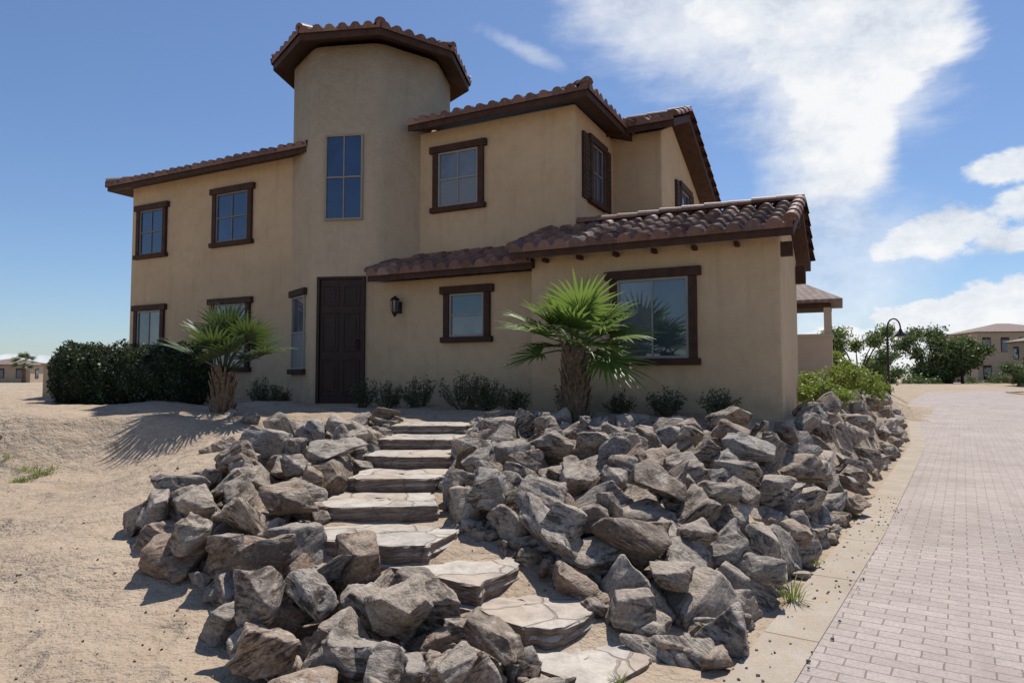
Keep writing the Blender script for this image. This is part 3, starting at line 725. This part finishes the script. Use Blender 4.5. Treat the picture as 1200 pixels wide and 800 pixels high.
def inpoly(x,y,P):
    c=False
    for i in range(len(P)):
        (x1,y1),(x2,y2)=P[i],P[i-1]
        if (y1>y)!=(y2>y) and x<(x2-x1)*(y-y1)/(y2-y1)+x1: c=not c
    return c
placed=[]
def try_place(x,y,r,gap,stack=False):
    if not(inpoly(x,y,PL) or inpoly(x,y,PR)): return False
    if path_clear(x,y)<r*.60: return False
    if float(road_sd(x,y))<r*.75: return False
    if 8.0<y<9.7 and x<3.2:
        if stack: return False
        r*=.82
    g=float(tz(x,y)); z=g+r*.26
    near=[p for p in placed if abs(p[0]-x)<.8 and abs(p[1]-y)<.8]
    for p in near:
        d=math.hypot(p[0]-x,p[1]-y); s=(p[3]+r)
        if not stack and d<s*gap: return False
        if stack:
            if d<s*.36 : return False
            k=s*.78
            if d<k: z=max(z,p[2]+math.sqrt(k*k-d*d)*.5)
    if stack and z>g+.33: return False
    placed.append((x,y,z,r)); return True
random.seed(23)
for x,y,r in ((.24,5.1,.32),(-.33,5.72,.27),(.45,4.62,.22),(-.78,4.05,.28),(-1.3,3.7,.22),(-1.45,4.6,.24),(1.2,4.12,.25),(.85,4.6,.27),(-1.95,5.5,.25),(3.15,7.6,.32),(-2.5,5.5,.24),(3.75,8.45,.3),(4.5,9.3,.28)):
    placed.append((x,y,float(tz(x,y))+r*.35,r))
def sample(n,r0,r1,gap,stack=False):
    for _ in range(n):
        q=random.random()
        if q<.38: x,y=random.uniform(-3.2,.4),random.uniform(3.0,9.6)
        elif q<.82: x,y=random.uniform(-.7,4.4),random.uniform(3.6,9.6)
        else: x,y=random.uniform(3.5,12.8),random.uniform(8.5,22.6)
        r=random.uniform(r0,r1)
        if y<4.6: r*=.9
        try_place(x,y,r,gap,stack)
sample(4500,.23,.30,.62); sample(4500,.16,.22,.62); sample(2800,.15,.25,.7,True); sample(5000,.08,.14,.62)
near=[p for p in placed if p[1]<10]; farr=[p for p in placed if p[1]>=10]
build_rocks('boulder_pile',near,TH)
if farr: build_rocks('boulder_pile',farr,TM)
print('rocks',len(placed))
small=[]
for _ in range(3800):
    if random.random()<.45: x,y=random.uniform(-3.2,.6),random.uniform(3.1,9.6)
    else: x,y=random.uniform(-.7,4.4),random.uniform(3.6,9.4)
    if not(inpoly(x,y,PL) or inpoly(x,y,PR)): continue
    if path_clear(x,y)<.0 or float(road_sd(x,y))<.06: continue
    r=random.uniform(.03,.10); small.append((x,y,float(tz(x,y))+r*.4,r))
build_rocks('rubble_stones',small,TM[:6]+TL[:2],)
peb=[]
for _ in range(450):
    y=3.2+abs(random.gauss(0,3.2)); x=random.uniform(-.9,.25)*y+random.uniform(-1,0)
    if float(road_sd(x,y))<.1 or y>11: continue
    r=random.uniform(.004,.012)*(2 if random.random()<.04 else 1); peb.append((x,y,float(tz(x,y))+r*.2,r))
for _ in range(160):
    t=random.uniform(-.1,1.6); x=1.2+2.3*t; y=3.84+3.36*t; q=random.uniform(-.05,.4)
    r=random.uniform(.004,.013); peb.append((x+q*.83,y-q*.55,.02+r*.2,r))
build_rocks('pebbles',peb,TL)
lone=[(-3.35,7.9,.18),(-3.55,9.3,.14),(-3.2,8.9,.12),(-6.3,8.4,.10),(-3.9,9.5,.15),(-3.0,7.65,.12),(.62,9.1,.15)]
for i,(x,y,r) in enumerate(lone): build_rocks('boulder',[(x,y,float(tz(x,y))+r*.3,r)],TH)
# ------------------------------------------------------------------ stone steps
STEPS=[(.38,3.93,.34,.32,.035,-.75),(.03,4.46,.44,.33,.16,-.65),(-.43,4.88,.46,.32,.29,-.55),(-1.0,5.28,.54,.34,.42,-.30),(-1.14,5.96,.48,.36,.55,.02),(-1.06,6.70,.49,.36,.67,.05),(-1.03,7.38,.48,.34,.79,.03),(-1.0,8.13,.52,.38,.90,0),(-1.02,8.85,.48,.38,1.0,0)]
steps=empty('flagstone_steps')
for i,(x,y,hw,hd,z,rot) in enumerate(STEPS):
    bm=bmesh.new(); n=44; ring=[]
    c,s=math.cos(rot),math.sin(rot)
    r_=random.Random(i+40); ph=[r_.uniform(0,6) for _ in range(4)]
    for k in range(n):
        t=2*math.pi*k/n; e=.36
        px=math.copysign(abs(math.cos(t))**e,math.cos(t))*hw; py=math.copysign(abs(math.sin(t))**e,math.sin(t))*hd
        f=1+.07*math.sin(3*t+ph[0])+.05*math.sin(5*t+ph[1])+.025*math.sin(9*t+ph[2])+r_.uniform(-.022,.022)
        px*=f;py*=f
        ring.append((x+px*c-py*s,y+px*s+py*c))
    layers=[(z-.34,1.0),(z-.16,.97),(z-.15,.93),(z-.13,.98),(z-.07,1.015),(z-.05,.985),(z-.015,1.0),(z-.002,.99),(z,.975)]
    vr=[]
    for zz,sc_ in layers:
        vr.append([bm.verts.new((x+(a-x)*sc_*(1+r_.uniform(-.014,.014)),y+(b-y)*sc_*(1+r_.uniform(-.014,.014)),zz+r_.uniform(-.003,.003))) for a,b in ring])
    for L in range(len(layers)-1):
        for k in range(n): bm.faces.new((vr[L][k],vr[L][(k+1)%n],vr[L+1][(k+1)%n],vr[L+1][k]))
    prev=vr[-1]
    for sc_ in (.8,.6,.4,.15):
        cur=[bm.verts.new((x+(a-x)*sc_,y+(b-y)*sc_,z+.008*math.sin(a*9+ph[3])*math.cos(b*8))) for a,b in ring]
        for k in range(n): bm.faces.new((prev[k],prev[(k+1)%n],cur[(k+1)%n],cur[k]))
        prev=cur
    bm.faces.new(prev)
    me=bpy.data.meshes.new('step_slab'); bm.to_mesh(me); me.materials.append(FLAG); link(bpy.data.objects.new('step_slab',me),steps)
# ------------------------------------------------------------------ street lamp
def lamp(x,y,z0,h):
    e=empty('street_lamp'); b=Vector((x,y,z0)); mb=MB()
    mb.tube([b-ZU*.2,b+ZU*.25,b+ZU*.3,b+ZU*.75,b+ZU*.8],[.17,.16,.12,.09,.075],12)
    pts=[b+ZU*.8]; r=.52; top=b+ZU*(h-r*.85)
    pts.append(top)
    dirx=Vector((1,-.15,0)).normalized()
    for k in range(1,12):
        t=math.pi*k/11; pts.append(top+dirx*(r*.55*(1-math.cos(t)))+ZU*(r*.85*math.sin(t)))
    mb.tube(pts,[.07,.045]+[.034]*11,10)
    sp=[]
    for k in range(16):
        t=k*.42; rr=.17*(1-k/18); sp.append(top+dirx*(.24+rr*math.cos(t+2.6))+ZU*(.1+rr*math.sin(t+2.6)))
    mb.tube(sp,.014,6)
    for zz in (h*.45,h*.72): mb.tube([b+ZU*zz,b+ZU*(zz+.05)],.075,10)
    end=pts[-1]
    mb.tube([end,end-ZU*.08,end-ZU*.16,end-ZU*.3,end-ZU*.36],[.03,.07,.1,.23,.26],14)
    mb.obj('pole',IRON,e,True)
    gb=MB(); gb.tube([end-ZU*.33,end-ZU*.42,end-ZU*.47],[.17,.14,.04],12); gb.obj('lamp_glass',FRAME,e,True)
lamp(17.35,31.5,.2,4.1)
# ------------------------------------------------------------------ distant houses
STUC2=basic('stucco_pale',(.42,.33,.235),(.48,.38,.275),1.2,.9,.2)
def far_tile():
    m,n,b,co=newmat('far_tile')
    w=n.new('ShaderNodeTexWave',wave_type='BANDS',bands_direction='X'); n.l.new(co,w.inputs[0]); w.inputs['Scale'].default_value=1.2
    f=n.noise(co,3,5,.7)
    n.l.new(n.mix(.6,n.ramp(f,[(.3,(.15,.09,.07)),(.7,(.30,.22,.18))]),n.ramp(w.outputs['Fac'],[(0,(.5,.5,.5)),(1,(1.1,1.1,1.1))]),'MULTIPLY'),b.inputs['Base Color'])
    b.inputs['Roughness'].default_value=.8; return m
FT=far_tile()
def simple_house(cx,cy,w,d,z0,h,rot,rh=1.4,name='stucco_house',nwin=3,floors=2,loggia=False):
    e=empty(name); T=Vector((math.cos(rot),math.sin(rot),0)); N=Vector((T.y,-T.x,0)); O=Vector((cx,cy,0))
    mb=MB()
    if loggia:
        mb.box(O,T,N,-w/2,w/2,-d/2,d/2,z0,h-1.3)
        for a in (-w/2+.15,w/2-.15):
            for b_ in (-d/2+.15,d/2-.15): mb.box(O,T,N,a-.14,a+.14,b_-.14,b_+.14,h-1.3,h-.18)
        mb.box(O,T,N,-w/2-.06,w/2+.06,-d/2-.06,d/2+.06,h-1.42,h-1.302)
    else: mb.box(O,T,N,-w/2,w/2,-d/2,d/2,z0,h)
    mb.obj('walls',STUC2,e)
    o=.45; V=[O+T*a+N*b_+ZU*h for a,b_ in ((-w/2-o,d/2+o),(w/2+o,d/2+o),(w/2+o,-d/2-o),(-w/2-o,-d/2-o))]
    V=[v+ZU*.02 for v in V]+[v+ZU*.14 for v in V]+[O+T*(-max(0,w-d)/2)+ZU*(h+rh),O+T*(max(0,w-d)/2)+ZU*(h+rh)]
    obj_pd('roof',V,[(0,1,5,4),(1,2,6,5),(2,3,7,6),(3,0,4,7),(4,5,9,8),(5,6,9),(6,7,8,9),(7,4,8),(3,2,1,0)],FT,e)
    mb=MB(); g=MB()
    fh=(h-z0)/floors
    if not loggia:
        for f in range(floors):
            for i in range(nwin):
                a=-w/2+w*(i+.5)/nwin; zz=z0+fh*f+fh*.32
                mb.box(O,T,N,a-.62,a+.62,d/2-.02,d/2+.06,zz-.1,zz+fh*.5); g.box(O,T,N,a-.5,a+.5,d/2,d/2+.08,zz,zz+fh*.42)
        for f in range(floors):
            zz=z0+fh*f+fh*.32
            for b_ in (-d/4,d/4):
                for sx in (-1,1):
                    mb.box(O,T,N,sx*w/2-.06,sx*w/2+.06,b_-.6,b_+.6,zz-.1,zz+fh*.5); g.box(O,T,N,sx*w/2-.08,sx*w/2+.08,b_-.5,b_+.5,zz,zz+fh*.42)
        mb.obj('window_trim',WOOD,e); g.obj('window_glass',GLASS,e)
    else:
        mb.box(O,T,N,-w/2,w/2,-d/2,d/2,h-.18,h-.001); mb.obj('beams',WOOD,e)
    return e
simple_house(13.0,30.5,2.4,2.4,0,4.75,-.45,rh=1.1,loggia=True)
simple_house(9.4,32.5,6,5,0,4.2,-.45,rh=1.2,nwin=2)
simple_house(85,118,14,12,-.2,9.0,-.15,rh=1.9,nwin=5)
simple_house(76.5,96,8,8,-.2,6.6,-.1,rh=1.5,nwin=2)
simple_house(103,130,16,12,-.2,10.0,-.15,rh=2,nwin=5)
simple_house(-86,118,9,9,.6,3.6,.2,rh=1.3,nwin=3,floors=1)
simple_house(-97,128,9,9,.6,3.2,.1,rh=1.2,nwin=3,floors=1)
simple_house(-150,190,14,10,.6,5.2,.1,rh=1.6,nwin=4)
e=empty('garden_wall'); mb=MB(); mb.box(Vector((-10.6,15.9,0)),Vector((1,0,0)),Vector((0,-1,0)),-.25,1.6,-.1,.1,.8,1.86); mb.obj('wall',STUC,e,bevel=.02)
mb=MB(); mb.box(Vector((-10.6,15.9,0)),Vector((1,0,0)),Vector((0,-1,0)),-.29,1.6,-.14,.14,1.862,1.93); mb.obj('coping',STUC,e,bevel=.02)
# ------------------------------------------------------------------ trees
def tree(x,y,z0,h,r,mat=L_TREE,n=5000,name='desert_tree',size=.16,low=.35):
    bl=[]
    for i in range(15):
        t=random.uniform(0,6.28); q=random.uniform(.1,.8)*r; zz=z0+h*random.uniform(low,.9)
        s=r*random.uniform(.24,.44); bl.append((x+math.cos(t)*q,y+math.sin(t)*q,zz,s,s,s*.8))
    o=leaf_cloud(name,bl,n,size,mat,shell=.15,lump=.35)
    mb=MB(); b=Vector((x,y,z0-.3)); f=Vector((x,y,z0+h*.25))
    mb.tube([b,b.lerp(f,.5)+Vector((.05,0,0)),f],[r*.07,r*.055,r*.05],8)
    for q in bl: mb.tube([f,f.lerp(Vector(q[:3]),.5)+ZU*.1*r,Vector(q[:3])],[r*.035,r*.02,r*.008],5,False)
    mb.obj('trunk_and_limbs',TWIG,o); return o
tree(20.0,39.5,.1,5.6,2.0,m_leaf('tree_leaf_bright',(.06,.09,.025),(.19,.24,.08),.6,.25),13000,low=.15)
tree(17.6,36.5,.6,2.4,1.2,L_YEL,2200)
tree(23.4,44,.0,3.6,1.7,L_TREE,5500,low=.15)
tree(60.0,99,0,9.0,5.0,L_TREE,12000,size=.42,low=.12); tree(66.5,101,0,7.4,4.2,L_TREE,9000,size=.42,low=.12)
tree(71,92,0,5.2,2.8,L_TREE,4500,size=.28,low=.12); tree(67,90.5,0,3.4,2.2,L_TREE,3000,size=.28,low=.15)
dist=[]
for i in range(34):
    x=random.uniform(56,120); y=random.uniform(99,106)+(x-60)*.12; s=random.uniform(.9,1.7); dist.append((x,y,.6,s*1.3,s,s))
for i in range(24):
    x=random.uniform(34,58); y=84+random.uniform(2,9)+(x-40)*.3; s=random.uniform(.8,1.6); dist.append((x,y,.6,s*1.2,s,s))
leaf_cloud('distant_trees',dist,22000,.4,L_TREE,shell=.3,lump=.3)
sc_b=[]
for i in range(70):
    a=random.uniform(-300,40); y=random.uniform(220,330); s=random.uniform(1.5,3.2); sc_b.append((a,y,.8,s*2.2,s,s*.8))
leaf_cloud('distant_scrub',sc_b,7000,.9,L_TREE,shell=.2)
for x,y in ((-88,110),(-80,112)): 
    palm(x,y,.6,3.2,.25,14,1.2,1.2,L_PALMD,-20,75,name='fan_palm')
# ------------------------------------------------------------------ world / sky
AZ=math.radians(27); EL=math.radians(63)
w=bpy.data.worlds.new('World'); sc.world=w; w.use_nodes=True
n=NT(w.node_tree); bg=w.node_tree.nodes['Background']
sky=n.new('ShaderNodeTexSky',sky_type='NISHITA'); sky.sun_disc=False; sky.sun_elevation=EL; sky.sun_rotation=AZ
sky.air_density=1.0; sky.dust_density=.4; sky.ozone_density=3.0; sky.altitude=0
g=n.new('ShaderNodeTexCoord').outputs['Generated']
sp=n.new('ShaderNodeSeparateXYZ'); n.l.new(g,sp.inputs[0])
az=n.m('MULTIPLY',n.m('ARCTAN2',sp.outputs[0],sp.outputs[1]),57.2958); el=n.m('MULTIPLY',n.m('ARCSINE',sp.outputs[2]),57.2958)
def blob(a,e,ra,re,rot=0):
    c,s=math.cos(math.radians(rot)),math.sin(math.radians(rot))
    da=n.m('SUBTRACT',az,a); de_=n.m('SUBTRACT',el,e)
    u=n.m('DIVIDE',n.m('ADD',n.m('MULTIPLY',da,c),n.m('MULTIPLY',de_,s)),ra)
    v=n.m('DIVIDE',n.m('SUBTRACT',n.m('MULTIPLY',de_,c),n.m('MULTIPLY',da,s)),re)
    return n.m('SUBTRACT',1,n.m('SQRT',n.m('ADD',n.m('MULTIPLY',u,u),n.m('MULTIPLY',v,v))))
def mx(l):
    o=l[0]
    for k in l[1:]: o=n.m('SMOOTH_MAX',o,k,.15)
    return o
nb=n.noise(n.mapping(g,scale=(1,1,1.3)),5.5,8,.60,.35)
nf=n.noise(n.mapping(g,rot=(.3,.5,.2),scale=(1,1,2.2)),14,6,.65,.2)
nst=n.noise(n.mapping(g,rot=(0,.7,0),scale=(1,1,5)),6,6,.6,.3)
big=mx([blob(18,29,15,9.5,-18),blob(26.5,22.5,8.5,8.5,30),blob(25,17,5.5,8,12),blob(30,25.5,4.5,5)])
n1=n.m('SUBTRACT',nb,.5); n2=n.m('SUBTRACT',nf,.5); n3=n.m('SUBTRACT',nst,.5)
nn=n.m('ADD',n.m('MULTIPLY',n1,1.35),n.m('MULTIPLY',n2,.5))
nbig=n.m('ADD',n.m('ADD',n.m('MULTIPLY',n1,.9),n.m('MULTIPLY',n2,.3)),n.m('MULTIPLY',n3,.55))
core=n.smooth(n.m('ADD',mx([blob(28,24,7.5,6.5,25),blob(23,28,9.5,6.5,-10),blob(26,18,4.8,6,10)]),nbig),-.08,.28)
wide=n.m('MULTIPLY',n.smooth(n.m('ADD',big,nbig),-.08,.55),.82)
bd=n.m('MAXIMUM',core,wide)
tail=n.m('MULTIPLY',n.smooth(n.m('ADD',blob(26,8,9,7.5,25),nn),-.05,.8),.5)
cum=mx([blob(33.2,10.3,5.0,1.9,14),blob(36.5,9.2,4,1.3),blob(36.2,14.2,3.6,1.2,10)])
cd=n.smooth(n.m('ADD',cum,n.m('MULTIPLY',nn,2.3)),.02,.48)
low=mx([blob(31.5,3.9,3.5,2.0),blob(36,4.8,4.5,3.0),blob(28,2.2,5,1.6),blob(41,5,5,3.5),blob(-36,.8,6,.7)])
ld=n.smooth(n.m('ADD',low,n.m('MULTIPLY',nn,1.8)),.06,.28)
wisp=n.m('MULTIPLY',n.smooth(n.m('ADD',blob(1.2,26.0,4.2,.8,-22),n.m('MULTIPLY',nn,2.2)),.1,1.1),.45)
beh=n.noise(g,2.2,6,.6); bm_=n.m('MULTIPLY',n.smooth(beh,.56,.72),n.smooth(sp.outputs[1],.0,-.35))
dens=n.m('MAXIMUM',n.m('MAXIMUM',bd,tail),n.m('MAXIMUM',n.m('MAXIMUM',cd,ld),n.m('MAXIMUM',wisp,bm_)))
dens=n.m('MULTIPLY',dens,n.smooth(sp.outputs[2],0,.015))
shade=n.noise(n.mapping(g,loc=(3,1,2),scale=(1,1,1.5)),8,7,.64)
cc=n.ramp(shade,[(.36,(6.0,6.5,7.4)),(.47,(7.9,8.3,8.9)),(.60,(9.6,9.65,9.7))])
skyc=n.mix(1.0,sky.outputs[0],(.90,.99,1.13),'MULTIPLY')
n.l.new(n.mix(n.m('MULTIPLY',dens,.96),skyc,cc),bg.inputs['Color']); bg.inputs['Strength'].default_value=.10
sd=bpy.data.lights.new('sun','SUN'); sd.energy=5.0; sd.angle=math.radians(.53); sd.color=(1,.965,.905)
so=bpy.data.objects.new('sun',sd); COL.objects.link(so)
S=Vector((math.sin(AZ)*math.cos(EL),math.cos(AZ)*math.cos(EL),math.sin(EL))); so.rotation_euler=S.to_track_quat('Z','Y').to_euler(); so.location=(0,0,30)
cd_=bpy.data.cameras.new('camera'); cam=bpy.data.objects.new('camera',cd_); COL.objects.link(cam)
cam.location=(0,0,1.6); cam.rotation_euler=(math.radians(90+3.0),0,0); cd_.lens=24; cd_.sensor_width=36; cd_.clip_end=9000; cd_.clip_start=.05
sc.camera=cam
